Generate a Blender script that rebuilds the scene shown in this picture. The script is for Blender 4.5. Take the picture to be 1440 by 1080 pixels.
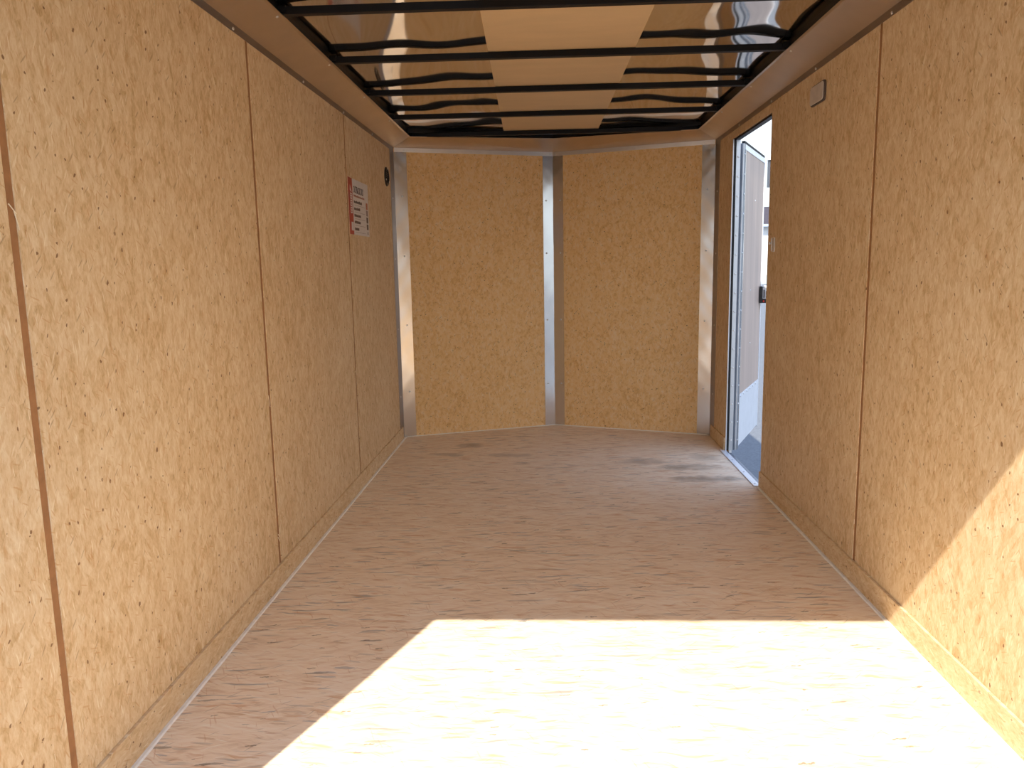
import bpy, bmesh, math, random
from mathutils import Vector, Matrix
random.seed(7)
for o in list(bpy.data.objects): bpy.data.objects.remove(o)
S = bpy.context.scene
C = S.collection
# ------------------------------------------------------------------ camera
F_PX, YAW, PITCH, ROLL, CAM_H = 1073.4, .0473, -.152, -.0176, 1.1315
cam = bpy.data.objects.new('camera', bpy.data.cameras.new('camera')); C.objects.link(cam)
cam.data.sensor_width = 36; cam.data.lens = F_PX / 1440 * 36; cam.data.clip_end = 600; cam.data.clip_start = .02
rt = Vector((math.cos(YAW), math.sin(YAW), 0))
fw = Vector((-math.sin(YAW)*math.cos(PITCH), math.cos(YAW)*math.cos(PITCH), math.sin(PITCH)))
up = rt.cross(fw)
r2 = math.cos(ROLL)*rt + math.sin(ROLL)*up; u2 = -math.sin(ROLL)*rt + math.cos(ROLL)*up
cam.matrix_world = Matrix(((r2.x, u2.x, -fw.x, 0), (r2.y, u2.y, -fw.y, 0), (r2.z, u2.z, -fw.z, CAM_H), (0, 0, 0, 1)))
S.camera = cam
# ------------------------------------------------------------------ light
S.view_settings.view_transform = 'Standard'; S.view_settings.look = 'None'
S.view_settings.gamma = 1; S.view_settings.use_curve_mapping = False
S.view_settings.exposure = 0.08
SUN_DIR = Vector((.39, 1, -1.205)).normalized()          # travel direction of the sunlight
sun = bpy.data.objects.new('sun', bpy.data.lights.new('sun', 'SUN')); C.objects.link(sun)
sun.data.energy = 8.0; sun.data.angle = math.radians(.53); sun.data.color = (1.0, .965, .87)
sun.rotation_euler = SUN_DIR.to_track_quat('-Z', 'Y').to_euler(); sun.location = (-3, -8, 9)
W = bpy.data.worlds.new('world'); S.world = W; W.use_nodes = True
nt = W.node_tree; nt.nodes.clear()
out = nt.nodes.new('ShaderNodeOutputWorld'); bg = nt.nodes.new('ShaderNodeBackground')
tc = nt.nodes.new('ShaderNodeTexCoord'); sp = nt.nodes.new('ShaderNodeSeparateXYZ'); cr = nt.nodes.new('ShaderNodeValToRGB')
nt.links.new(tc.outputs['Generated'], sp.inputs[0]); nt.links.new(sp.outputs['Z'], cr.inputs[0])
cr.color_ramp.elements[0].position = .0; cr.color_ramp.elements[0].color = (.50, .565, .60, 1)
cr.color_ramp.elements[1].position = .75; cr.color_ramp.elements[1].color = (.30, .50, .95, 1)
e = cr.color_ramp.elements.new(.20); e.color = (.56, .62, .66, 1)
e = cr.color_ramp.elements.new(.34); e.color = (.86, .92, 1.0, 1)
nt.links.new(cr.outputs[0], bg.inputs[0]); bg.inputs[1].default_value = 2.15
nt.links.new(bg.outputs[0], out.inputs[0])

# ------------------------------------------------------------------ helpers
def link(o, parent=None):
    C.objects.link(o)
    if parent: o.parent = parent
    return o
def mesh_obj(name, bm, mat, parent=None, smooth=False, bevel=0):
    me = bpy.data.meshes.new(name); bmesh.ops.recalc_face_normals(bm, faces=bm.faces); bm.to_mesh(me); bm.free()
    for m in (mat if isinstance(mat, (list, tuple)) else [mat]): me.materials.append(m)
    if smooth:
        for p in me.polygons: p.use_smooth = True
    o = bpy.data.objects.new(name, me)
    if bevel:
        b = o.modifiers.new('bevel', 'BEVEL'); b.width = bevel; b.segments = 2; b.limit_method = 'ANGLE'
    return link(o, parent)
def empty(name, loc=(0, 0, 0), parent=None):
    o = bpy.data.objects.new(name, None); o.location = loc; o.empty_display_size = .1
    return link(o, parent)
def struct(o, label=None, cat=None):
    o['kind'] = 'structure'
    if label: o['label'] = label
    if cat: o['category'] = cat
    return o
def tag(o, label, cat, group=None):
    o['label'] = label; o['category'] = cat
    if group: o['group'] = group
    return o
def box(bm, x0, x1, y0, y1, z0, z1):
    vs = [bm.verts.new((x, y, z)) for x in (x0, x1) for y in (y0, y1) for z in (z0, z1)]
    for f in ((0, 1, 3, 2), (4, 6, 7, 5), (0, 4, 5, 1), (2, 3, 7, 6), (0, 2, 6, 4), (1, 5, 7, 3)):
        bm.faces.new([vs[i] for i in f])
    return vs
def bx(*a):
    bm = bmesh.new(); box(bm, *a); return bm
def prism(bm, pts, ext):
    """closed polygon pts (3D) pushed along vector ext"""
    ext = Vector(ext); a = [bm.verts.new(p) for p in pts]; b = [bm.verts.new(Vector(p) + ext) for p in pts]
    n = len(pts); bm.faces.new(a); bm.faces.new(b[::-1])
    for i in range(n): bm.faces.new((a[i], a[(i+1) % n], b[(i+1) % n], b[i]))
def sweep(bm, ring_a, ring_b):
    a = [bm.verts.new(p) for p in ring_a]; b = [bm.verts.new(p) for p in ring_b]; n = len(a)
    bm.faces.new(a); bm.faces.new(b[::-1])
    for i in range(n): bm.faces.new((a[i], a[(i+1) % n], b[(i+1) % n], b[i]))
def obox(bm, o, ax, ay, az, a0, a1, b0, b1, c0, c1):
    """box in a local frame"""
    vs = [bm.verts.new(o + ax*x + ay*y + az*z) for x in (a0, a1) for y in (b0, b1) for z in (c0, c1)]
    for f in ((0, 1, 3, 2), (4, 6, 7, 5), (0, 4, 5, 1), (2, 3, 7, 6), (0, 2, 6, 4), (1, 5, 7, 3)):
        bm.faces.new([vs[i] for i in f])
def dome_mesh(name, r, h, mat, seg=12):
    """screw head: low dome with a small square recess, axis +Z, base at z=0"""
    bm = bmesh.new(); rings = []
    for k, (rr, zz) in enumerate(((r, 0), (r, h*.45), (r*.72, h*.9), (r*.34, h))):
        rings.append([bm.verts.new((rr*math.cos(2*math.pi*i/seg), rr*math.sin(2*math.pi*i/seg), zz)) for i in range(seg)])
    inner = [bm.verts.new((r*.28*math.cos(2*math.pi*i/seg), r*.28*math.sin(2*math.pi*i/seg), h*.35)) for i in range(seg)]
    rings.append(inner)
    for a, b in zip(rings, rings[1:]):
        for i in range(seg): bm.faces.new((a[i], a[(i+1) % seg], b[(i+1) % seg], b[i]))
    bm.faces.new(inner[::-1]); bm.faces.new(rings[0])
    bmesh.ops.recalc_face_normals(bm, faces=bm.faces)
    me = bpy.data.meshes.new(name); bm.to_mesh(me); bm.free(); me.materials.append(mat)
    for p in me.polygons: p.use_smooth = True
    return me
def put_screw(me, loc, normal, parent, name='screw'):
    o = bpy.data.objects.new(name, me); C.objects.link(o)
    q = Vector(normal).normalized().to_track_quat('Z', 'Y')
    o.parent = parent; o.location = Vector(loc) - (parent.location if parent else Vector()); o.rotation_euler = q.to_euler()
    return o

# ------------------------------------------------------------------ materials
class NG:
    def __init__(s, name):
        s.m = bpy.data.materials.new(name); s.m.use_nodes = True; s.t = s.m.node_tree
        s.b = s.t.nodes['Principled BSDF']
    def n(s, typ, **k):
        x = s.t.nodes.new(typ)
        for a, v in k.items(): setattr(x, a, v)
        return x
    def l(s, a, b): s.t.links.new(a, b)
    def inp(s, node, key, v):
        if hasattr(v, 'is_linked') or hasattr(v, 'links'): s.l(v, node.inputs[key])
        else: node.inputs[key].default_value = v
    def math(s, op, a, b=0.0, clamp=False):
        x = s.n('ShaderNodeMath', operation=op, use_clamp=clamp); s.inp(x, 0, a); s.inp(x, 1, b); return x.outputs[0]
    def vmap(s, v, scale=(1, 1, 1), rot=0, loc=(0, 0, 0)):
        x = s.n('ShaderNodeMapping'); s.l(v, x.inputs[0]); x.inputs['Scale'].default_value = scale
        if rot:   # rotate first, then scale
            y = s.n('ShaderNodeMapping'); s.l(v, y.inputs[0]); y.inputs['Rotation'].default_value = (0, 0, rot); s.l(y.outputs[0], x.inputs[0])
        x.inputs['Location'].default_value = loc; return x.outputs[0]
    def noise(s, v, scale, detail=3, rough=.5, dist=0, dims='2D'):
        x = s.n('ShaderNodeTexNoise', noise_dimensions=dims); s.l(v, x.inputs['Vector'])
        x.inputs['Scale'].default_value = scale; x.inputs['Detail'].default_value = detail
        x.inputs['Roughness'].default_value = rough; x.inputs['Distortion'].default_value = dist
        return x.outputs
    def vor(s, v, scale=1, feature='F1', rnd=1):
        x = s.n('ShaderNodeTexVoronoi', voronoi_dimensions='2D', feature=feature); s.l(v, x.inputs['Vector'])
        x.inputs['Scale'].default_value = scale; x.inputs['Randomness'].default_value = rnd; return x.outputs
    def ramp(s, f, stops, interp='LINEAR'):
        x = s.n('ShaderNodeValToRGB'); s.l(f, x.inputs[0]); r = x.color_ramp; r.interpolation = interp
        while len(r.elements) > 1: r.elements.remove(r.elements[-1])
        for i, (p, c) in enumerate(stops):
            c = (c, c, c) if isinstance(c, (int, float)) else c
            el = r.elements[0] if i == 0 else r.elements.new(p)
            el.position = p; el.color = (*c[:3], 1)
        return x.outputs[0]
    def mix(s, f, a, b, mode='MIX'):
        x = s.n('ShaderNodeMix', data_type='RGBA', blend_type=mode)
        s.inp(x, 0, f)
        for k, v in ((6, a), (7, b)):
            if isinstance(v, tuple): v = (*v[:3], 1)
            s.inp(x, k, v)
        return x.outputs[2]
    def maprange(s, v, a, b, c, d):
        x = s.n('ShaderNodeMapRange'); s.l(v, x.inputs[0])
        for i, k in enumerate((a, b, c, d)): x.inputs[i+1].default_value = k
        return x.outputs[0]

def strand_board(name, across, along, cols, seed=0., floor=False, stains=(), contrast=1., rough=.62, iso=1.):
    """strand panel: thin wood strands run mostly along one axis"""
    g = NG(name); tcn = g.n('ShaderNodeTexCoord'); sep = g.n('ShaderNodeSeparateXYZ'); g.l(tcn.outputs['Object'], sep.inputs[0])
    cmb = g.n('ShaderNodeCombineXYZ')
    g.inp(cmb, 0, g.math('ADD', sep.outputs[across], seed)); g.inp(cmb, 1, g.math('ADD', sep.outputs[along], seed*1.7))
    v0 = cmb.outputs[0]
    dn = g.noise(v0, 7, 2, .5)
    ds = g.n('ShaderNodeVectorMath', operation='SCALE'); g.l(dn['Color'], ds.inputs[0]); ds.inputs['Scale'].default_value = .03 if floor else .018
    ad = g.n('ShaderNodeVectorMath', operation='ADD'); g.l(v0, ad.inputs[0]); g.l(ds.outputs[0], ad.inputs[1]); v = ad.outputs[0]
    k = .5 if floor else 1.8*iso
    f1 = g.vor(g.vmap(v, (75, 17*k, 1), .38))['Color']; f2 = g.vor(g.vmap(v, (60, 13*k, 1), -.42, (3, 7, 0)))['Color']
    f3 = g.vor(g.vmap(v, (110, 24*k, 1), .05, (9, 2, 0)))['Color']
    def ch(c, i):
        x = g.n('ShaderNodeSeparateColor'); g.l(c, x.inputs[0]); return x.outputs[i]
    fib = g.noise(g.vmap(v, (380, 48*k, 1), .06), 1, 4, .7)['Fac']
    fib2 = g.noise(g.vmap(v, (150, 30*k, 1), -.2, (5, 5, 0)), 1, 4, .65)['Fac']
    mot = g.noise(v0, 2.3, 4, .55)['Fac']
    mot2 = g.noise(g.vmap(v, (16, 5, 1), 0, (1, 3, 0)), 1, 4, .6)['Fac']
    t = g.math('MULTIPLY', ch(f1, 0), .16)
    t = g.math('ADD', t, g.math('MULTIPLY', ch(f2, 1), .14)); t = g.math('ADD', t, g.math('MULTIPLY', ch(f3, 2), .14))
    t = g.math('ADD', t, g.math('MULTIPLY', fib, .42)); t = g.math('ADD', t, g.math('MULTIPLY', fib2, .42))
    t = g.math('ADD', t, g.math('MULTIPLY', mot, .20)); t = g.math('ADD', t, g.math('MULTIPLY', mot2, .26))
    # mean about .21 + .42 + .29 = .92
    t = g.maprange(t, .86-.34/contrast, .86+.34/contrast, 0, 1)
    c = g.ramp(t, [(0, cols[0]), (.45, cols[1]), (1, cols[2])])
    # orange strands, pale strands
    o1 = g.noise(g.vmap(v, (52, 9*k, 1), .25, (4, 1, 0)), 1, 3, .55)['Fac']
    c = g.mix(g.maprange(o1, .62, .74, 0, .42), c, cols[3])
    o2 = g.noise(g.vmap(v, (44, 8*k, 1), -.3, (14, 21, 0)), 1, 3, .55)['Fac']
    c = g.mix(g.maprange(o2, .60, .74, 0, .4), c, cols[4])
    # dark short chips of bark
    sv = g.vmap(v0, (34, 15*k, 1), .15, (2, 2, 0)); wob = g.noise(v0, 60, 2)['Color']
    wa = g.n('ShaderNodeVectorMath', operation='MULTIPLY_ADD'); g.l(wob, wa.inputs[0]); wa.inputs[1].default_value = (.35, .35, 0); g.l(sv, wa.inputs[2])
    s1 = g.vor(wa.outputs[0]); r1 = ch(s1['Color'], 0)
    thr = g.maprange(r1, .62, 1., -.02, .13)
    m1 = g.maprange(g.math('SUBTRACT', thr, s1['Distance']), 0, .025, 0, .85)
    c = g.mix(m1, c, cols[5])
    # long narrow dark hairs
    h = g.vor(g.vmap(v, (48, 6*k, 1), -.35, (11, 3, 0))); hr = ch(h['Color'], 1)
    m2 = g.maprange(g.math('SUBTRACT', g.maprange(hr, .78, 1., -.03, .09), h['Distance']), 0, .05, 0, .6)
    c = g.mix(m2, c, cols[3])
    # fine curved strand edges lying at many angles
    for q, (rot, sd, cc, st_) in enumerate(((.12, 1, 3, .5), (-.5, 13, 3, .45), (.75, 23, 5, .3), (-1.1, 37, 3, .4), (-.15, 47, 4, .6), (.45, 57, 4, .5))):
        kk = .55 if floor else 1.
        hv = g.vor(g.vmap(v, (95, 12*kk, 1), rot, (sd, sd*2, 0))); hq = ch(hv['Color'], q % 3)
        mk = g.maprange(g.math('SUBTRACT', g.maprange(hq, .60, 1., -.06, .20), hv['Distance']), 0, .06, 0, st_*1.25)
        c = g.mix(mk, c, cols[cc])
    # slate grey flecks
    s2 = g.vor(g.vmap(wa.outputs[0], (.33, .4, 1), 0, (5, 9, 0))); r3 = ch(s2['Color'], 2)
    m3 = g.maprange(g.math('SUBTRACT', g.maprange(r3, .90, 1., -.02, .04), s2['Distance']), 0, .02, 0, .6)
    c = g.mix(m3, c, (.16, .17, .19))
    if floor:
        b1 = g.noise(g.vmap(v, (70, 5, 1), .05, (31, 8, 0)), 1, 3, .5)['Fac']; b2 = g.noise(v0, 3.1, 2)['Fac']
        mm = g.math('MULTIPLY', g.maprange(b1, .60, .72, 0, .75), g.maprange(b2, .45, .62, 0, 1))
        c = g.mix(mm, c, (.27, .24, .22))
        b3 = g.noise(g.vmap(v, (45, 7, 1), -.08, (3, 28, 0)), 1, 3, .5)['Fac']
        c = g.mix(g.maprange(b3, .63, .73, 0, .6), c, (.66, .36, .17))
        # lens shaped flakes of grey, brown and orange wood
        for q, (rot, sd, colr, lo, st_) in enumerate(((.04, 5, (.36, .33, .33), .84, .55), (-.1, 21, (.58, .34, .17), .80, .5), (.12, 39, (.25, .19, .14), .90, .6), (-.05, 63, (.45, .36, .28), .78, .4))):
            lv = g.vor(g.vmap(v, (46, 6.5, 1), rot, (sd, sd, 0))); lq = ch(lv['Color'], q % 3)
            jag = g.noise(g.vmap(v0, (240, 60, 1)), 1, 3, .6)['Fac']
            dd_ = g.math('ADD', lv['Distance'], g.math('MULTIPLY', g.math('SUBTRACT', jag, .5), .22))
            mk = g.maprange(g.math('SUBTRACT', g.maprange(lq, lo, 1., .0, .26), dd_), 0, .04, 0, st_)
            c = g.mix(mk, c, colr)
        # scratches in every direction
        for q, (rot, sd) in enumerate(((.9, 3), (-.7, 17), (1.9, 29))):
            hv = g.vor(g.vmap(v, (5, 42, 1), rot, (sd, sd, 0))); hq = ch(hv['Color'], 0)
            mk = g.maprange(g.math('SUBTRACT', g.maprange(hq, .80, 1., -.03, .08), hv['Distance']), 0, .05, 0, .5)
            c = g.mix(mk, c, (.33, .22, .13))
        for (sx, sy, rx, ry, st) in stains:
            a = g.math('DIVIDE', g.math('SUBTRACT', sep.outputs[0], sx), rx); b = g.math('DIVIDE', g.math('SUBTRACT', sep.outputs[1], sy), ry)
            d = g.math('ADD', g.math('MULTIPLY', a, a), g.math('MULTIPLY', b, b))
            nz = g.noise(v0, 11, 3)['Fac']
            d = g.math('ADD', d, g.math('MULTIPLY', nz, 1.6))
            c = g.mix(g.maprange(d, .7, 1.9, st, 0), c, (.20, .14, .10))
    g.l(c, g.b.inputs['Base Color'])
    g.b.inputs['Roughness'].default_value = rough; g.b.inputs['Specular IOR Level'].default_value = .3
    bp = g.n('ShaderNodeBump'); bp.inputs['Strength'].default_value = .25; bp.inputs['Distance'].default_value = .0015
    g.l(t, bp.inputs['Height']); g.l(bp.outputs[0], g.b.inputs['Normal'])
    return g.m
X_, Y_, Z_ = 0, 1, 2
wallc = ((.53, .335, .15), (.705, .50, .285), (.81, .64, .42), (.57, .30, .12), (.87, .73, .51), (.20, .085, .03))
floorc = ((.68, .48, .31), (.88, .69, .49), (.95, .82, .65), (.68, .41, .23), (.95, .86, .71), (.28, .20, .13))
M = {}
M['wall'] = strand_board('strand_board_wall', Y_, Z_, wallc, contrast=1.25)
M['front'] = strand_board('strand_board_front', X_, Z_, ((.62, .31, .10), (.86, .545, .235), (.90, .66, .38), (.55, .24, .07), (.88, .70, .46), (.16, .065, .025)), seed=4.3, contrast=.95, iso=1.5)
M['kick'] = strand_board('strand_board_kick', Z_, Y_, wallc, seed=2.2)
STAINS = [(-.50, 4.78, .10, .07, .55), (-.62, 4.55, .12, .05, .35), (-.24, 4.52, .14, .06, .4), (.55, 4.35, .16, .10, .4),
          (.78, 4.22, .20, .08, .55), (.84, 3.98, .22, .07, .65), (.93, 4.45, .10, .10, .35)]
M['floor'] = strand_board('strand_board_floor', Y_, X_, floorc, seed=7.1, floor=True, stains=STAINS, contrast=1.0, rough=.6)

def simple(name, col, rough=.5, metal=0., nscale=0, namp=.08, spec=.5, bump=0., stretch=None):
    g = NG(name); g.b.inputs['Roughness'].default_value = rough; g.b.inputs['Metallic'].default_value = metal
    g.b.inputs['Specular IOR Level'].default_value = spec
    g.b.inputs['Base Color'].default_value = (*col, 1)
    if nscale:
        tcn = g.n('ShaderNodeTexCoord'); vv = tcn.outputs['Object']
        if stretch: vv = g.vmap(vv, stretch)
        nz = g.noise(vv, nscale, 4, .6, dims='3D')['Fac']
        lo = tuple(max(0, x*(1-namp)) for x in col); hi = tuple(min(1, x*(1+namp)) for x in col)
        g.l(g.ramp(nz, [(.3, lo), (.7, hi)]), g.b.inputs['Base Color'])
        if bump:
            bp = g.n('ShaderNodeBump'); bp.inputs['Strength'].default_value = bump; bp.inputs['Distance'].default_value = .002
            g.l(nz, bp.inputs['Height']); g.l(bp.outputs[0], g.b.inputs['Normal'])
    return g.m
M['seam'] = simple('brown_backing_strip', (.35, .165, .065), .8, nscale=30, namp=.15)
M['caulk'] = simple('grey_caulk', (.90, .84, .74), .85, nscale=40, namp=.08)
M['luan'] = simple('luan_plywood', (.68, .49, .28), .6, nscale=3, namp=.05, stretch=(1, 3, 1))
M['black'] = simple('black_painted_steel', (.006, .005, .005), .45, nscale=20, namp=.2, spec=.2)
M['plastic_black'] = simple('black_plastic', (.015, .014, .014), .35, nscale=25, namp=.2)
M['rubber'] = simple('black_rubber', (.012, .012, .014), .75, nscale=25, namp=.2)
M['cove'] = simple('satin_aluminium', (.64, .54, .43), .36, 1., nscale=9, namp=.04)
M['flange'] = simple('reflection_darkened_aluminium', (.42, .37, .34), .33, 1., nscale=9, namp=.05)  # flange aluminium with its dark reflection put into the base colour
M['alu_soft'] = simple('brushed_aluminium', (.92, .90, .87), .38, 1., nscale=9, namp=.04)
M['hinge'] = simple('grey_hinge_aluminium', (.24, .26, .30), .45, .8, nscale=14, namp=.08)
M['alu'] = simple('bright_aluminium', (.74, .73, .72), .20, 1., nscale=6, namp=.03)
M['alu_dull'] = simple('dull_aluminium', (.62, .63, .66), .42, 1., nscale=14, namp=.06)
M['screwm'] = simple('zinc_screw', (.85, .85, .84), .28, 1., nscale=50, namp=.05)
M['roof'] = simple('mill_aluminium_roof_sheet', (.74, .71, .67), .07, 1., nscale=5, namp=.03)
M['white_skin'] = simple('white_painted_sheet', (.78, .79, .80), .3, 0, nscale=8, namp=.03)
M['white_metal'] = simple('white_sill_metal', (.80, .82, .86), .35, .3, nscale=20, namp=.05)
M['door_ply'] = simple('greyish_door_plywood', (.48, .365, .30), .55, nscale=9, namp=.13, stretch=(1, 1, .08))
M['kick_plate'] = simple('pale_aluminium_kick_plate', (.80, .83, .88), .45, .55, nscale=12, namp=.04)
M['lens'] = simple('grey_plastic_lens', (.62, .54, .48), .4, nscale=25, namp=.12)
M['lens_edge'] = simple('dark_edge_plastic', (.10, .07, .06), .5, nscale=20, namp=.1)
M['red'] = simple('red_plastic', (.7, .05, .03), .4, nscale=20, namp=.1)
M['paper'] = simple('white_sticker', (.70, .66, .64), .4, nscale=30, namp=.03)
M['red_ink'] = simple('red_ink', (.42, .035, .02), .4, nscale=30, namp=.06)
M['dark_ink'] = simple('dark_ink', (.09, .055, .045), .45, nscale=30, namp=.1)
M['grey_ink'] = simple('grey_ink', (.26, .20, .18), .45, nscale=30, namp=.1)
M['orange_ink'] = simple('orange_ink', (.42, .13, .06), .45, nscale=30, namp=.1)
M['splinter'] = simple('pale_splinter', (.88, .74, .52), .7, nscale=60, namp=.1)
M['asphalt'] = simple('asphalt_ground', (.118, .121, .126), .85, nscale=55, namp=.22, bump=.4)
M['bark'] = simple('tree_bark', (.09, .065, .045), .9, nscale=12, namp=.3)
M['leaf'] = simple('tree_leaves', (.07, .10, .035), .7, nscale=4, namp=.4)
M['wh_wall'] = simple('white_metal_cladding', (.84, .85, .86), .5, nscale=3, namp=.03)
M['wh_low'] = simple('blue_grey_cladding', (.40, .47, .55), .5, nscale=3, namp=.05)
M['wh_roof'] = simple('dark_brown_roofing', (.05, .035, .035), .6, nscale=3, namp=.15)
M['sign_face'] = simple('dark_grey_sign_panel', (.075, .08, .095), .5, nscale=2, namp=.1)

# ------------------------------------------------------------------ dimensions
XL, XR = -.98, 1.078
YR = .80                       # rear opening, outer edge
YC, YA, XA = 5.05, 5.42, .05   # side corners and apex of the V nose
ZT = 1.98                      # underside of roof frame
OUT = .036                     # wall thickness
HD = 1.838                     # header bottom
D0, D1, DZ = 3.831, 4.589, 1.835  # side door opening
nl = Vector((YA-YC, -(XA-XL), 0)).normalized()      # inward normal, left half of nose
nr = Vector((-(YA-YC), -(XR-XA), 0)).normalized()   # inward normal, right half
dl = Vector((XA-XL, YA-YC, 0)); LL = dl.length; dl.normalize()
dr = Vector((XA-XR, YA-YC, 0)); LR = dr.length; dr.normalize()

# ------------------------------------------------------------------ floor
bm = bmesh.new(); seams = [.86, 1.38, 2.60, 3.822]
ys = [YR-.02, 1.38, 2.601, 3.822]
for i in range(len(ys)):
    y0 = ys[i] + .0012; y1 = (ys[i+1]-.0012) if i+1 < len(ys) else None
    if y1: box(bm, XL-.03, XR+.004, y0, y1, -.02, 0)
    else: prism(bm, [(XL-.03, y0, -.02), (XR+.004, y0, -.02), (XR+.004, YC+.01, -.02), (XA, YA+.02, -.02), (XL-.03, YC+.01, -.02)], (0, 0, .02))
fl = struct(mesh_obj('floor', bm, M['floor']), 'pale strand board trailer floor with sunlight falling across its rear part', 'floor')
bm = bmesh.new(); prism(bm, [(XL-OUT, YR-.02, -.10), (XR+OUT, YR-.02, -.10), (XR+OUT, YC+.02, -.10), (XA, YA+.05, -.10), (XL-OUT, YC+.02, -.10)], (0, 0, .078))
mesh_obj('floor_frame', bm, M['black'], fl)

# ------------------------------------------------------------------ side walls
GAP = .022
wl = struct(empty('wall_left', (XL, 3, 0)), 'left trailer wall of tan strand board panels with brown seams', 'wall')
wr = struct(empty('wall_right', (XR, 3, 0)), 'right trailer wall of tan strand board with the side door opening', 'wall')
wf = struct(empty('wall_front', (XA, YA, 0)), 'pointed front wall of two strand board panels', 'wall')
def keep(o, p):   # parent without moving
    o.parent = p; o.matrix_parent_inverse = Matrix.Translation(-p.location); return o
seamL = [YR+.03, 1.392, 2.612, 3.832, YC]
for a, b in zip(seamL, seamL[1:]):
    y0 = a + (GAP/2 if a > 1 else 0); y1 = b - (GAP/2 if b < 5 else -.0)
    bm = bx(XL-.009, XL, y0, y1, .02, 1.935)
    keep(mesh_obj('wall_panel', bm, M['wall'], bevel=.0006), wl)
keep(mesh_obj('backing', bx(XL-.020, XL-.0022, YR+.03, YC, .0, 1.95), M['seam']), wl)
keep(mesh_obj('outer_skin', bx(XL-OUT, XL-.0205, YR, YC+.01, -.10, 2.05), M['white_skin']), wl)
seamR = [YR+.03, 1.417, 2.637]
for a, b in zip(seamR, seamR[1:]):
    bm = bx(XR, XR+.009, a+(GAP/2 if a > 1 else 0), b-GAP/2, .02, 1.935)
    keep(mesh_obj('wall_panel', bm, M['wall'], bevel=.0006), wr)
bm = bx(XR, XR+.009, seamR[-1]+GAP/2, D0, .02, 1.935); keep(mesh_obj('wall_panel', bm, M['wall'], bevel=.0006), wr)
bm = bx(XR, XR+.009, D0+.0005, D1-.0005, DZ, 1.935); keep(mesh_obj('wall_panel', bm, M['wall'], bevel=.0006), wr)
bm = bx(XR, XR+.009, D1, YC, .02, 1.935); keep(mesh_obj('wall_panel', bm, M['wall'], bevel=.0006), wr)
bm = bmesh.new()
for a, b, z0, z1 in ((YR+.03, D0, 0, 1.95), (D0, D1, DZ, 1.95), (D1, YC, 0, 1.95)): box(bm, XR+.0022, XR+.020, a, b, z0, z1)
keep(mesh_obj('backing', bm, M['seam']), wr)
bm = bmesh.new()
for a, b, z0, z1 in ((YR, D0, -.10, 2.05), (D0, D1, DZ, 2.05), (D0, D1, -.1, -.022), (D1, YC+.01, -.10, 2.05)): box(bm, XR+.0205, XR+OUT, a, b, z0, z1)
keep(mesh_obj('outer_skin', bm, M['white_skin']), wr)
# pale splinters at the panel seams
def splinter(parent, X, pts, w=.0022, sgn=1):
    bm = bmesh.new()
    for (y0, z0, y1, z1) in pts:
        d = Vector((0, y1-y0, z1-z0)); n = Vector((0, -d.z, d.y)).normalized()*w/2
        a = Vector((X, y0, z0)); b = Vector((X+sgn*.002, y1, z1))
        prism(bm, [a-n, b-n*.3, b+n*.3, a+n], (sgn*.0015, 0, 0))
    keep(mesh_obj('splinter', bm, M['splinter']), parent)
splinter(wl, XL-.001, [(1.385, 1.262, 1.401, 1.245), (1.398, 1.25, 1.405, 1.215)])
splinter(wl, XL-.001, [(2.608, .19, 2.618, .175), (2.605, .18, 2.616, .16)])
splinter(wl, XL-.001, [(2.602, .70, 2.606, .66)])
splinter(wl, XL-.001, [(3.828, .62, 3.836, .60)])

# front nose panels
for side, P0, d, n, L in (('l', Vector((XL, YC, 0)), dl, nl, LL), ('r', Vector((XR, YC, 0)), dr, nr, LR)):
    bm = bmesh.new(); obox(bm, P0, d, n, Vector((0, 0, 1)), .0, L-.0, -.009, 0, .0, 1.95)
    keep(mesh_obj('wall_panel', bm, M['front'], bevel=0), wf)
    bm = bmesh.new(); obox(bm, P0, d, n, Vector((0, 0, 1)), -.03, L+.01, -.045, -.010, -.10, 2.05)
    keep(mesh_obj('outer_skin', bm, M['white_skin']), wf)

# rear frame
bm = bmesh.new()
box(bm, XL-OUT, XL+.012, YR, YR+.03, -.1, 2.05); 
rf = struct(empty('wall_rear', (0, YR, 0)), 'aluminium frame around the open rear end of the trailer', 'door frame')
keep(mesh_obj('jamb', bm, M['alu_dull']), rf)
keep(mesh_obj('jamb', bx(XR-.012, XR+OUT, YR, YR+.03, -.1, 2.05), M['alu_dull']), rf)
keep(mesh_obj('header', bx(XL+.012, XR-.012, YR, YR+.05, HD, 2.05), M['alu_dull']), rf)

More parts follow.
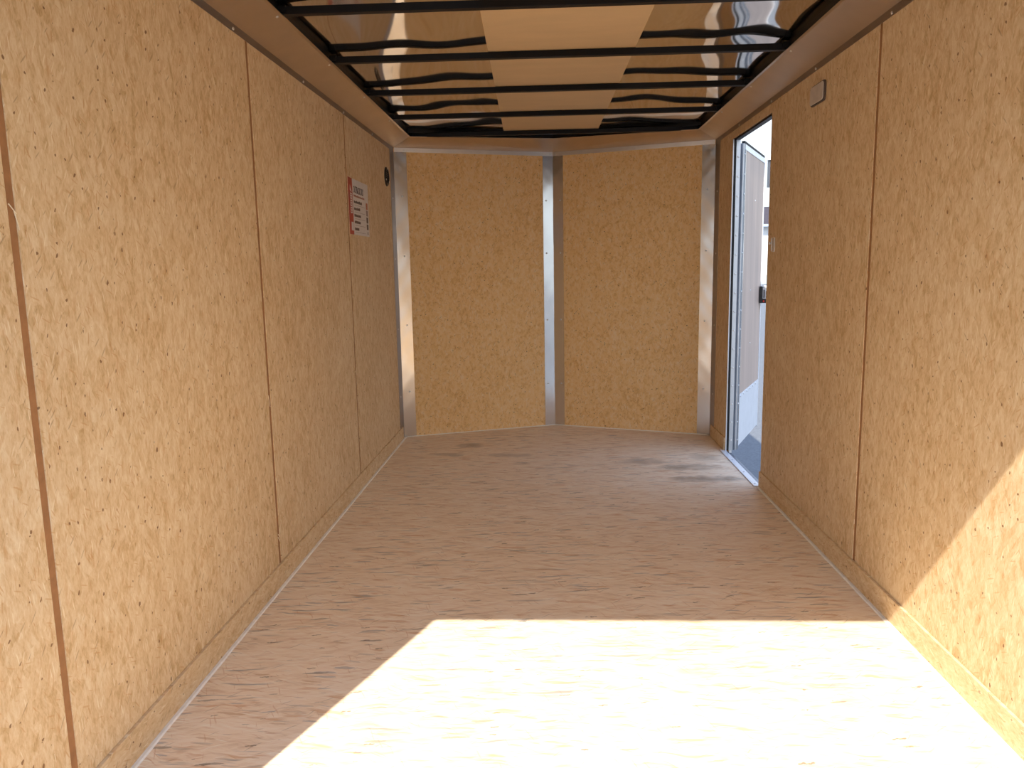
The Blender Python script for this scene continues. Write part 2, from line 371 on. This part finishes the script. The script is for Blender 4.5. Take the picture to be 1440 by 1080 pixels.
# ------------------------------------------------------------------ baseboards and caulk
KH, KT = .082, .009
bl = bmesh.new(); 
for a, b in ((YR+.03, 2.612), (2.6135, 4.99)): box(bl, XL, XL+KT, a, b, .004, KH)
struct(mesh_obj('baseboard_left', bl, M['kick'], bevel=.0008), 'strand board kick strip along the foot of the left wall', 'baseboard')
bl = bmesh.new(); box(bl, XR-KT, XR, YR+.03, D0-.003, .004, KH)
brs = struct(mesh_obj('baseboard_right', bl, M['kick'], bevel=.0008), 'long strand board kick strip on the right wall, sunlit at its near end', 'baseboard')
bl = bmesh.new(); box(bl, XR-KT, XR, D1+.012, 4.99, .004, KH)
struct(mesh_obj('baseboard_right', bl, M['kick'], bevel=.0008), 'short strand board kick strip between the side door and the front corner', 'baseboard')
def caulk(name, pts, w, h, label, jit=.0008):
    bm = bmesh.new(); path = []
    for a, b in zip(pts, pts[1:]):
        a = Vector(a); b = Vector(b); n = max(2, int((b-a).length/.06))
        path += [a.lerp(b, i/n) for i in range(n)]
    path.append(Vector(pts[-1])); rows = []
    for i, p in enumerate(path):
        t = (path[min(i+1, len(path)-1)] - path[max(i-1, 0)]).normalized(); nn = Vector((-t.y, t.x, 0))
        ww = w/2 + random.uniform(-jit, jit)
        rows.append([bm.verts.new(p - nn*ww), bm.verts.new(p - nn*ww*.6 + Vector((0, 0, h))), bm.verts.new(p + nn*ww*.6 + Vector((0, 0, h))), bm.verts.new(p + nn*ww)])
    for a, b in zip(rows, rows[1:]):
        for k in range(3): bm.faces.new((a[k], a[k+1], b[k+1], b[k]))
        bm.faces.new((a[3], a[0], b[0], b[3]))
    bm.faces.new(rows[0]); bm.faces.new(rows[-1][::-1])
    return struct(mesh_obj(name, bm, M['caulk'], smooth=False), label, 'trim')
caulk('trim_1', [(XL+KT+.004, YR+.05, 0), (XL+KT+.004, YC-.03, 0)], .015, .004, 'pale caulk line along the left edge of the floor')
caulk('trim_2', [(XR-KT-.004, YR+.05, 0), (XR-KT-.004, D0-.02, 0)], .015, .004, 'pale caulk line along the right edge of the floor')
fo = .006
caulk('trim_3', [(XL+.012, YC-.02, 0), Vector((XL+.03, YC+.004, 0)), Vector((XA, YA-fo, 0)), Vector((XR-.03, YC+.004, 0)), (XR-.012, YC-.02, 0)], .010, .004, 'pale caulk line along the foot of the pointed front wall')

# ------------------------------------------------------------------ coves, corner covers
screw_me = dome_mesh('screw', .0055, .0034, M['screwm'])
ZF0, ZF1, CX, ZC = 1.880, 1.905, .120, 1.954
t_ = .0018
def side_cove(name, X, s, label):
    """flange on the wall, then a sloping face rising to the roof"""
    root = struct(empty(name, (X, 3, ZF0)), label, 'trim')
    bm = bmesh.new(); ya = YR+.05
    # flange
    box(bm, min(X, X+s*t_), max(X, X+s*t_), ya, YC, ZF0, ZF1)
    keep(mesh_obj('flange', bm, M['flange']), root)
    bm = bmesh.new(); ins = CX
    # far end is mitred against the front cove
    lo0, hi0 = Vector((X+s*t_, ya, ZF1)), Vector((X+s*ins, ya, ZC))
    lo1, hi1 = Vector((X+s*t_, YC-.002, ZF1)), Vector((X+s*ins, YC-.088, ZC))
    up_ = Vector((0, 0, .003))
    lip = Vector((s*.010, 0, .001))
    ra = [lo0, hi0, hi0+lip, hi0+lip+Vector((0, 0, .002)), hi0+up_, lo0+up_]
    rb = [lo1, hi1, hi1+lip, hi1+lip+Vector((0, 0, .002)), hi1+up_, lo1+up_]
    sweep(bm, ra, rb)
    keep(mesh_obj('cove_face', bm, M['cove']), root)
    return root
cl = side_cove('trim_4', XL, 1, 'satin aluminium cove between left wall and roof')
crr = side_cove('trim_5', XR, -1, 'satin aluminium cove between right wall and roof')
bows_y = [2.602, 3.205, 3.80, 4.40, 5.0]
for y in (2.504, 3.207, 3.83, 4.449): put_screw(screw_me, (XL+t_, y, 1.889), (1, 0, 0), cl)
for y in (2.561, 3.235, 3.84, 4.453): put_screw(screw_me, (XR-t_, y, 1.889), (-1, 0, 0), crr)
slope = Vector((-(ZC-ZF1), 0, -CX)).normalized()
for y in bows_y[:4]:
    put_screw(screw_me, (XL+CX-.008, y, ZC-.0035), (.38, 0, -.92), cl)
    put_screw(screw_me, (XR-CX+.008, y, ZC-.0035), (-.38, 0, -.92), crr)

# front cove
fc = struct(empty('trim_6', (XA, YA, ZF0)), 'satin aluminium cove between pointed front wall and roof', 'trim')
for P0, d, n, L, sx in ((Vector((XL, YC, 0)), dl, nl, LL, 1), (Vector((XR, YC, 0)), dr, nr, LR, -1)):
    bm = bmesh.new(); obox(bm, P0, d, n, Vector((0, 0, 1)), .005, L, 0, .0045, ZF0-.002, ZF1)
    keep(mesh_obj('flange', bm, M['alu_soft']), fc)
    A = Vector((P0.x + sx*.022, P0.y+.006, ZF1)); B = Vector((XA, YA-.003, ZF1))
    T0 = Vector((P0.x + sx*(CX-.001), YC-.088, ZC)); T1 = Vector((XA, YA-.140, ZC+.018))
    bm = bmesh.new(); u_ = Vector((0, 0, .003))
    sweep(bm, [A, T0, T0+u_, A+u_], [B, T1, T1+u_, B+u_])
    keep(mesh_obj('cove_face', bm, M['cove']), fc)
    # corner filler between the coves
    bm = bmesh.new()
    tri = [Vector((P0.x + sx*.001, YC-.002, ZF1-.001)), Vector((P0.x+sx*(CX+.001), YC-.088, ZC+.002)), Vector((P0.x+sx*.026, YC+.008, ZF1-.001))]
    prism(bm, tri, (0, 0, .004)); keep(mesh_obj('corner_filler', bm, M['cove']), fc)
    for s_ in (.07, .52*L/1.1, L-.02):
        p = P0 + d*s_ + n*.0045; put_screw(screw_me, (p.x, p.y, 1.889), n, fc)

# vertical aluminium covers
def corner_cover(name, X, s, P0, d, n, label):
    root = struct(empty(name, (X, YC, 0)), label, 'trim')
    def wavy(bm, fn, z0, z1, w0, w1, seed, amp=.0010):
        """thin sheet with slight dents, fn(u, z, off) gives a point"""
        NZ, NU = 90, 8; rnd = random.Random(seed); ph = [rnd.uniform(0, 6.28) for _ in range(8)]
        g = []
        for i in range(NZ+1):
            z = z0 + (z1-z0)*i/NZ; row = []
            for j in range(NU+1):
                u = w0 + (w1-w0)*j/NU
                off = amp*(.5*math.sin(z*7+ph[0]) + .35*math.sin(z*17+u*30+ph[1]) + .2*math.sin(z*41-u*60+ph[2]))
                if z > 1.6: off += amp*.5*math.sin((z-1.6)*60+u*70+ph[3])*min(1, (z-1.6)/.15)
                row.append(fn(u, z, off))
            g.append(row)
        vv = [[bm.verts.new(p) for p in r] for r in g]
        for i in range(NZ):
            for j in range(NU): bm.faces.new((vv[i][j], vv[i][j+1], vv[i+1][j+1], vv[i+1][j]))
    bm = bmesh.new()
    wavy(bm, lambda u, z, o: P0 + d*u + n*(.0025+o*.9) + Vector((0, 0, z)), .001, ZF0-.002, .001, .084, sum(map(ord, name)))
    keep(mesh_obj('front_flange', bm, M['alu'], smooth=True), root)
    bm = bmesh.new()
    box(bm, min(X, X+s*.002), max(X, X+s*.002), YC-.125, YC-.002, .001, ZF0)
    keep(mesh_obj('side_flange', bm, M['flange']), root)
    for z in (1.60, 1.215, .76, .31):
        p = P0 + d*.048 + n*.003; put_screw(screw_me, (p.x, p.y, z), n, root)
        put_screw(screw_me, (X+s*.002, YC-.08, z-.02), (s, 0, 0), root)
    return root, wavy
_, wavy = corner_cover('trim_7', XL, 1, Vector((XL, YC, 0)), dl, nl, 'shiny vertical aluminium corner cover at the left front corner')
corner_cover('trim_8', XR, -1, Vector((XR, YC, 0)), dr, nr, 'shiny vertical aluminium corner cover beside the side door')
cc = struct(empty('trim_9', (XA, YA, 0)), 'shiny folded aluminium cover down the middle of the front wall', 'trim')
for P0, d, n, L, nm, sd in ((Vector((XL, YC, 0)), dl, nl, LL, 'left_half', 3), (Vector((XR, YC, 0)), dr, nr, LR, 'right_half', 9)):
    bm = bmesh.new(); wavy(bm, lambda u, z, o: P0 + d*u + n*(.0025+o*.7) + Vector((0, 0, z)), .001, ZF0-.002, L-.074, L, sd)
    keep(mesh_obj('cover_half', bm, M['alu'], smooth=True), cc)
    for z in (1.58, 1.223, .76, .305):
        p = P0 + d*(L-.052) + n*.003; put_screw(screw_me, (p.x, p.y, z), n, cc)

# ------------------------------------------------------------------ roof
ce = struct(empty('ceiling', (0, 3, 2.0)), 'shiny mill aluminium roof sheet above black roof bows', 'ceiling')
bm = bmesh.new(); NX, NY = 150, 190; xa, xb, ya, yb = XL-.03, XR+.03, YR, YA+.02
def roof_z(x, y):
    xc = .049; u = (x-xc)/1.03
    crown = .017*(1-abs(u)**2.6)
    k = 0
    w = .0018*math.sin(5.2*x+1.1*math.sin(2.3*y)) * math.sin(math.pi*(y-2.6)/.6+.6*math.sin(3*x))
    w += .0022*math.sin(7.3*x + 2.2*y + .7) + .0016*math.sin(13.1*x - 1.7*y + 2.0) + .0008*math.sin(4.1*x+9.7*y)
    w += .0007*math.sin(23*x + 5*math.sin(2.1*y))
    return 1.986 + crown + 1.35*w*min(1, (1.03-abs(x-xc))/.15)
vv = [[bm.verts.new((xa+(xb-xa)*i/NX, ya+(yb-ya)*j/NY, roof_z(xa+(xb-xa)*i/NX, ya+(yb-ya)*j/NY))) for i in range(NX+1)] for j in range(NY+1)]
for j in range(NY):
    for i in range(NX): bm.faces.new((vv[j][i], vv[j][i+1], vv[j+1][i+1], vv[j+1][i]))
keep(mesh_obj('roof_sheet', bm, M['roof'], smooth=True), ce)
keep(mesh_obj('outer_roof', bx(XL-OUT, XR+OUT, YR, YA+.06, 2.030, 2.06), M['white_skin']), ce)
for s, X in ((1, XL), (-1, XR)):
    bm = bmesh.new(); x1 = X+s*(CX-.006); box(bm, min(X-s*.02, x1), max(X-s*.02, x1), YR+.03, YC+.02, 1.964, 1.998)
    keep(mesh_obj('side_rail', bm, M['black']), ce)
for P0, d, n, L in ((Vector((XL, YC, 0)), dl, nl, LL), (Vector((XR, YC, 0)), dr, nr, LR)):
    bm = bmesh.new(); obox(bm, P0, d, n, Vector((0, 0, 1)), -.03, L+.01, -.02, .125, 1.980, 1.998)
    keep(mesh_obj('front_rail', bm, M['black']), ce)
# luan strip
bm = bmesh.new()
prism(bm, [(-.175, YR+.05, 1.9835), (.395, YR+.05, 1.9835), (.335, 5.02, 1.9835), (-.262, 5.02, 1.9835)], (0, 0, .003))
tag(mesh_obj('plywood_strip', bm, M['luan']), 'pale tan plywood strip running down the middle of the roof above the black bows', 'panel')
names = ['nearest the camera, cut by the top of the photo', 'second in from the top of the photo', 'third in from the top of the photo', 'fourth, one short of the front wall', 'closest to the pointed front wall']
allb = [(y, n) for y, n in zip(bows_y, names)]
for i, (y, n) in enumerate(allb):
    root = empty('roof_bow', (.05, y, 1.95))
    tag(root, 'black steel roof bow, ' + n, 'roof bow', 'black bows under the roof')
    bm = bmesh.new(); box(bm, XL+CX-.004, XR-CX+.004, y, y+.028, 1.957, 1.982)
    keep(mesh_obj('tube', bm, M['black'], bevel=.002), root)
    for X, s in ((XL+CX, 1), (XR-CX, -1)):
        bm = bmesh.new(); a, b = sorted((X-s*.004, X+s*.022)); box(bm, a, b, y-.006, y+.034, 1.982, 1.985); box(bm, a, b, y-.006, y-.002, 1.965, 1.985)
        keep(mesh_obj('end_bracket', bm, M['black']), root)
# bows behind the camera's upper view keep the roof closed and show in reflections
for y in (2.0, 1.4):
    root = empty('roof_bow', (.05, y, 1.95)); tag(root, 'black steel roof bow over the rear of the trailer, above the view' , 'roof bow', 'black bows over the rear opening')
    bm = bmesh.new(); box(bm, XL+CX-.004, XR-CX+.004, y, y+.028, 1.957, 1.982); keep(mesh_obj('tube', bm, M['black'], bevel=.002), root)

# ------------------------------------------------------------------ side door frame, sill, door
fr = struct(empty('trim_10', (XR, D1, 0)), 'aluminium lining of the side door opening with black seal', 'trim')
bm = bmesh.new(); box(bm, XR+.017, XR+.040, D1-.008, D1-.001, .006, DZ-.006); keep(mesh_obj('jamb', bm, M['alu_dull']), fr)
bm = bmesh.new(); box(bm, XR+.005, XR+.0165, D1-.006, D1-.001, .006, DZ-.006); keep(mesh_obj('door_seal', bm, M['rubber']), fr)
bm = bmesh.new(); box(bm, XR-.002, XR+.004, D1-.0035, D1-.0006, .0, DZ-.002); keep(mesh_obj('edge_bead', bm, M['white_metal']), fr)
bm = bmesh.new(); box(bm, XR+.010, XR+.038, D0+.001, D0+.008, .006, DZ-.006); keep(mesh_obj('jamb', bm, M['alu_dull']), fr)
bm = bmesh.new(); box(bm, XR+.010, XR+.038, D0+.001, D1-.001, DZ-.007, DZ-.001); keep(mesh_obj('head_lining', bm, M['black']), fr)
for i in range(16):
    put_screw(screw_me, (XR+.029, D1-.008, .07+i*.111), (0, -1, 0), fr)
si = struct(empty('trim_11', (XR, 4.2, 0)), 'white metal sill plate screwed across the side doorway', 'trim')
keep(mesh_obj('sill_plate', bx(XR-.030, XR+.004, D0-.0, D1+.03, .0015, .0045), M['white_metal'], bevel=.001), si)
keep(mesh_obj('sill_edge', bx(XR+.0045, XR+OUT, D0+.002, D1-.002, -.030, -.010), M['hinge'], bevel=.001), si)
hole = dome_mesh('screw', .0055, .0022, M['alu_dull'])
for y in (3.875, 4.10, 4.36, 4.60): put_screw(hole, (XR-.013, y, .0045), (0, 0, 1), si)

HP = Vector((1.143, 4.612, 0)); EP = Vector((1.462, 5.325, 0)); DW = (EP-HP).length
dd = (EP-HP).normalized(); dn = Vector((dd.y, -dd.x, 0)); zz = Vector((0, 0, 1))   # dn points to the inner face side
door = struct(empty('door_1', HP), 'side entry door standing open outside, plywood inner face with pale kick plate', 'door')
def dpart(name, a0, a1, b0, b1, c0, c1, mat, bevel=0):
    bm = bmesh.new(); obox(bm, HP, dd, dn, zz, a0, a1, b0, b1, c0, c1); return keep(mesh_obj(name, bm, mat, bevel=bevel), door)
DT = 1.815
dpart('door_skin', .004, DW, -.030, -.020, .0, DT, M['white_skin'])
dpart('door_panel', .040, DW-.018, -.020, 0, .015, DT-.03, M['door_ply'])
dpart('stile', .004, .044, -.020, .004, .0, DT, M['hinge'], .001)
dpart('edge_trim', .044, .050, -.001, .007, .0, DT-.03, M['alu'], .001)
dpart('stile', DW-.020, DW, -.020, .004, .0, DT-.03, M['white_metal'], .001)
dpart('top_rail', .044, DW, -.020, .004, DT-.032, DT, M['white_metal'], .001)
big_screw = dome_mesh('screw', .008, .005, M['white_metal'])
dpart('weather_seal', .004, DW-.05, -.012, .006, DT+.0005, DT+.012, M['rubber'])
kp = dpart('kick_plate', .051, DW-.022, .0005, .0030, .012, .335, M['kick_plate'], .0005)
for i in range(16):
    p = HP + dd*.022 + dn*.004; put_screw(screw_me, (p.x, p.y, .06+i*.113), dn, door)
for i in range(6):
    p = HP + dd*(.10+i*.11) + dn*.003; put_screw(big_screw, (p.x, p.y, .322), dn, door)
for (s_, z) in ((.44, 1.52), (.36, .96), (.40, .62)):
    p = HP + dd*s_ + dn*.0; put_screw(screw_me, (p.x, p.y, z), dn, door)
# hinge knuckle
bm = bmesh.new(); bmesh.ops.create_cone(bm, cap_ends=True, segments=12, radius1=.005, radius2=.005, depth=DT-.01, matrix=Matrix.Translation(HP + Vector((-.004, -.010, DT/2))))
keep(mesh_obj('hinge', bm, M['alu_dull'], smooth=False), door)
# lock case on the free edge of the door
la = empty('latch', HP + dd*(DW-.05) + Vector((0, 0, .92))); la.parent = door; la.location = la.location - door.location
def lpart(name, a0, a1, b0, b1, c0, c1, mat, bevel=.0015):
    bm = bmesh.new(); obox(bm, Vector((0, 0, 0)), dd, dn, zz, a0, a1, b0, b1, c0, c1)
    o = mesh_obj(name, bm, mat, bevel=bevel); o.parent = la; return o
ZL0, ZL1 = -.058, .054
lpart('case', -.030, .046, .004, .022, ZL0, ZL1, M['plastic_black'])
lpart('body', -.020, .040, .022, .066, ZL0+.028, ZL1-.006, M['alu_dull'])
lpart('paddle', -.024, -.019, .029, .036, ZL0+.034, ZL1-.024, M['plastic_black'], .0005)
lpart('paddle', -.024, -.019, .044, .060, -.002, .022, M['plastic_black'], .0005)
lpart('paddle', -.024, -.019, .044, .060, ZL0+.034, -.010, M['plastic_black'], .0005)
lpart('base_block', -.020, .040, .022, .066, ZL0, ZL0+.026, M['plastic_black'])
lpart('release_button', -.026, -.018, .026, .036, ZL0+.005, ZL0+.018, M['red'], .0008)
lpart('cap', -.022, .042, .020, .068, ZL1-.005, ZL1+.003, M['white_metal'])

# ------------------------------------------------------------------ things on the walls
# light / cover plate, right wall
def rounded_rect(y0, y1, z0, z1, r, seg=6):
    pts = []
    for cy, cz, a0 in ((y1-r, z1-r, 0), (y0+r, z1-r, 90), (y0+r, z0+r, 180), (y1-r, z0+r, 270)):
        for k in range(seg+1):
            a = math.radians(a0+90*k/seg); pts.append((cy+r*math.cos(a), cz+r*math.sin(a)))
    return pts
cp = tag(empty('wall_light', (XR, 3.19, 1.783)), 'small grey rectangular lamp high on the right wall near the doorway', 'wall light')
bm = bmesh.new(); prism(bm, [(XR, a, b) for a, b in rounded_rect(3.112, 3.268, 1.745, 1.823, .016)], (-.0075, 0, 0)); keep(mesh_obj('base', bm, M['lens_edge'], bevel=.001), cp)
bm = bmesh.new(); prism(bm, [(XR-.0075, a, b) for a, b in rounded_rect(3.119, 3.265, 1.750, 1.819, .014)], (-.004, 0, 0)); keep(mesh_obj('lens', bm, M['lens'], bevel=.0025), cp)
# striker by the door
stq = tag(empty('door_hook', (XR, 3.75, 1.215)), 'small metal door catch on the right wall at the doorway edge', 'door catch')
bm = bmesh.new(); box(bm, XR-.0025, XR, 3.715, 3.752, 1.182, 1.248); keep(mesh_obj('plate', bm, M['white_metal'], bevel=.0008), stq)
bm = bmesh.new(); bmesh.ops.create_cone(bm, cap_ends=True, segments=14, radius1=.006, radius2=.008, depth=.018, matrix=Matrix.Translation((XR-.0115, 3.742, 1.222)) @ Matrix.Rotation(math.pi/2, 4, 'Y'))
keep(mesh_obj('stud', bm, M['screwm'], smooth=False, bevel=.001), stq)
bm = bmesh.new(); box(bm, XR-.016, XR-.0025, 3.717, 3.721, 1.184, 1.246); keep(mesh_obj('lip', bm, M['alu'], bevel=.0008), stq)
# round black vent on the left wall
vt = tag(empty('round_vent', (XL, 4.80, 1.695)), 'round black plastic vent on the left wall near the front corner', 'vent')
def ring(bm, x, s, r0, r1, h, seg=40):
    prof = [(r0, 0), (r0, h), (r1*.5+r0*.5, h*1.25), (r1, h*.5), (r1, 0)]
    rows = []
    for i in range(seg):
        a = 2*math.pi*i/seg; rows.append([bm.verts.new((x+s*hh, 4.80+rr*math.cos(a), 1.695+rr*math.sin(a))) for rr, hh in prof])
    for i in range(seg):
        a, b = rows[i], rows[(i+1) % seg]
        for k in range(len(prof)): bm.faces.new((a[k], a[(k+1) % len(prof)], b[(k+1) % len(prof)], b[k]))
bm = bmesh.new(); ring(bm, XL, 1, .040, .058, .008); keep(mesh_obj('flange', bm, M['plastic_black'], smooth=True), vt)
bm = bmesh.new()
for k in range(-3, 4):
    zc = 1.695+k*.0115; hw = math.sqrt(max(.0001, .040**2-(k*.0115)**2))
    prism(bm, [(XL+.001, 4.80-hw, zc+.004), (XL+.006, 4.80-hw, zc-.003), (XL+.006, 4.80-hw, zc-.0045), (XL+.001, 4.80-hw, zc+.0025)], (0, 2*hw, 0))
keep(mesh_obj('louvre', bm, M['plastic_black']), vt)
bm = bmesh.new(); bmesh.ops.create_cone(bm, cap_ends=True, segments=32, radius1=.042, radius2=.042, depth=.0012, matrix=Matrix.Translation((XL+.0008, 4.80, 1.695)) @ Matrix.Rotation(math.pi/2, 4, 'Y'))
keep(mesh_obj('back_disc', bm, M['rubber']), vt)
for a in (85, 205, 325):
    put_screw(screw_me, (XL+.0085, 4.80+.049*math.cos(math.radians(a)), 1.695+.049*math.sin(math.radians(a))), (1, 0, 0), vt)

# sticker on the left wall: writing runs along +Y as seen from inside
Y0s, Y1s, Z0s, Z1s = 3.848, 4.275, 1.310, 1.590
st = tag(empty('sticker', (XL, Y0s, Z0s)), 'white product sticker with red side band on the left wall beside a seam', 'sticker')
SX = XL+.0006
keep(mesh_obj('paper', bx(XL+.0001, SX, Y0s, Y1s, Z0s, Z1s), M['paper']), st)
def ink(name, y0, y1, z0, z1, mat, lift=.0003, parent=None):
    return keep(mesh_obj(name, bx(SX, SX+lift, y0, y1, z0, z1), mat), parent or st)
WS, HS = Y1s-Y0s, Z1s-Z0s
def P(u, v): return Y0s+WS*u, Z1s-HS*v
band = ink('red_band', Y0s, Y0s+WS*.20, Z0s, Z1s, M['red_ink'])
def text(body, u, v, size, mat, wscale=1., vertical=False, name='lettering', width=None):
    cu = bpy.data.curves.new('t', 'FONT'); cu.body = body; cu.size = size; cu.extrude = .00015
    cu.resolution_u = 2; cu.offset = size*.012
    o = bpy.data.objects.new('t', cu); C.objects.link(o); bpy.context.view_layer.update()
    dg = bpy.context.evaluated_depsgraph_get(); me = bpy.data.meshes.new_from_object(o.evaluated_get(dg)); bpy.data.objects.remove(o)
    xs = [q.co.x for q in me.vertices]; x0, x1 = min(xs), max(xs)
    k = (width/(x1-x0)) if width else wscale
    y_, z_ = P(u, v)
    for q in me.vertices:
        a, b, c = (q.co.x-x0)*k, q.co.y, q.co.z
        if vertical: q.co = Vector((SX+.0006+c, y_ - b, z_ + a))
        else: q.co = Vector((SX+.0005+c, y_ + a, z_ + b))
    me.materials.clear(); me.materials.append(mat)
    o = bpy.data.objects.new(name, me); C.objects.link(o); keep(o, st); return o
text('OUTBACK DLX', .25, .245, .050, M['dark_ink'], width=WS*.50)
bm = bmesh.new(); rr = random.Random(5)
def strokes(y0, y1, z0, z1, n, mat, name='small_print', fill=.62):
    bm = bmesh.new(); w = (y1-y0)/n
    for i in range(n):
        a = y0 + w*i
        box(bm, SX, SX+.0003, a, a+w*fill, z0, z0+(z1-z0)*rr.uniform(.7, 1))
    return keep(mesh_obj(name, bm, mat), st)
def rowstrokes(u0, u1, v0, v1, n, mat, **k):
    (ya, za), (yb, zb) = P(u0, v1), P(u1, v0); return strokes(ya, yb, za, zb, n, mat, **k)
rowstrokes(.25, .80, .275, .315, 24, M['orange_ink'])
for v, u1 in ((.375, .66), (.50, .55), (.62, .58), (.74, .55), (.865, .46)):
    rowstrokes(.25, u1, v, v+.052, 10, M['dark_ink'], name='heading', fill=.86)
    rowstrokes(.28, .80, v+.082, v+.090, 30, M['grey_ink'])
for v0, v1, m in ((.36, .485, 'orange_ink'), (.50, .61, 'grey_ink'), (.63, .745, 'dark_ink'), (.765, .87, 'dark_ink')):
    (ya, za), (yb, zb) = P(.865, v1), P(.955, v0)
    keep(mesh_obj('picture', bx(SX, SX+.0003, ya, yb, za, zb), M[m]), st)
rowstrokes(.89, .95, .90, .965, 3, M['grey_ink'])
# white mark and letters on the red band
bm = bmesh.new(); y_, z_ = P(.09, .12)
prism(bm, [(SX+.0003, y_, z_), (SX+.0003, y_+.030, z_-.035), (SX+.0003, y_+.020, z_-.036), (SX+.0003, y_-.004, z_-.028)], (.0003, 0, 0))
for i in range(9):
    z0 = Z1s-HS*(.26+i*.042); a = Y0s+WS*.085
    box(bm, SX+.0003, SX+.0006, a, a+WS*.065, z0-.0085, z0-.0015)
    if i % 3: box(bm, SX+.0003, SX+.0006, a, a+WS*.02, z0-.0015, z0+.002)
box(bm, SX+.0003, SX+.0006, Y0s+WS*.155, Y0s+WS*.172, Z1s-HS*.62, Z1s-HS*.27)
keep(mesh_obj('band_lettering', bm, M['paper']), st)
(ya, za), (yb, zb) = P(.09, .93), P(.19, .78); 
keep(mesh_obj('label_box', bx(SX+.0003, SX+.0006, ya, yb, za, zb), M['paper']), st)

# ------------------------------------------------------------------ outside
bm = bmesh.new(); bmesh.ops.create_grid(bm, x_segments=2, y_segments=2, size=150, matrix=Matrix.Translation((0, 40, -.5)))
struct(mesh_obj('ground', bm, M['asphalt']), 'grey asphalt yard outside the trailer', 'ground')
# warehouse far behind the open side door
wh = tag(empty('warehouse', (30, 60, -.5)), 'distant white warehouse with dark roof seen through the side doorway', 'building')
def wpart(name, a, mat): return keep(mesh_obj(name, bx(*a), mat), wh)
bm = bmesh.new(); x = 16.2
while x < 44: box(bm, x, x+.9, 60, 60.1, .18, 3.87); box(bm, x+.9, x+1.0, 60.03, 60.1, .18, 3.87); x += 1.0
keep(mesh_obj('wall', bm, M['wh_wall']), wh)
wpart('lower_wall', (16.2, 44.2, 59.96, 60.1, -.5, .18), M['wh_low'])
wpart('core', (16.2, 44.2, 60.1, 74, -.5, 4.0), M['wh_wall'])
bm = bmesh.new(); prism(bm, [(15.9, 59.6, 3.87), (15.9, 74.4, 3.87), (15.9, 71, 5.45), (15.9, 62, 5.45)], (28.6, 0, 0)); keep(mesh_obj('roof', bm, M['wh_roof']), wh)
wpart('gutter', (15.9, 44.5, 59.45, 59.6, 3.82, 4.0), M['wh_low'])
for x in (24, 34): wpart('roller_door', (x, x+4, 59.93, 59.98, -.5, 3.2), M['wh_low'])
# raised sign
sg = tag(empty('roadside_sign', (17.5, 50, -.5)), 'dark sign board with white top edge standing against the sky', 'sign board')
def spart(name, a, mat): return keep(mesh_obj(name, bx(*a), mat), sg)
spart('panel', (13.98, 21, 50, 50.3, 5.82, 7.47), M['sign_face'])
spart('top_cap', (13.92, 21.05, 49.9, 50.4, 7.47, 7.84), M['wh_wall'])
spart('post', (17, 17.3, 50.05, 50.3, -.5, 5.82), M['alu_dull']); spart('post', (19.6, 19.9, 50.05, 50.3, -.5, 5.82), M['alu_dull'])
# tree behind the warehouse
tr = tag(empty('tree', (20.5, 78, -.5)), 'leafy tree rising behind the distant warehouse roof', 'tree')
bm = bmesh.new(); bmesh.ops.create_cone(bm, cap_ends=True, segments=10, radius1=.35, radius2=.16, depth=4.5, matrix=Matrix.Translation((20.5, 78, 1.75)))
for k in range(5):
    a = k*1.3; bmesh.ops.create_cone(bm, cap_ends=True, segments=8, radius1=.12, radius2=.05, depth=2.2, matrix=Matrix.Translation((20.5+.7*math.cos(a), 78+.7*math.sin(a), 4.3)) @ Matrix.Rotation(.7, 4, Vector((-math.sin(a), math.cos(a), 0))))
keep(mesh_obj('trunk', bm, M['bark']), tr)
bm = bmesh.new(); rr = random.Random(3)
for k in range(2600):
    th, ph, r = rr.uniform(0, 6.28), math.acos(rr.uniform(-1, 1)), rr.uniform(.45, 1)**.5
    p = Vector((20.5+2.3*r*math.sin(ph)*math.cos(th), 78+2.3*r*math.sin(ph)*math.sin(th), 4.9+1.75*r*math.cos(ph)))
    q = Vector((rr.uniform(-1, 1), rr.uniform(-1, 1), rr.uniform(-1, 1))).normalized(); w = q.orthogonal().normalized(); z = q.cross(w)
    s_ = rr.uniform(.09, .18)
    bm.faces.new([bm.verts.new(p+w*s_), bm.verts.new(p+z*s_*.5), bm.verts.new(p-w*s_), bm.verts.new(p-z*s_*.5)])
keep(mesh_obj('foliage', bm, M['leaf']), tr)
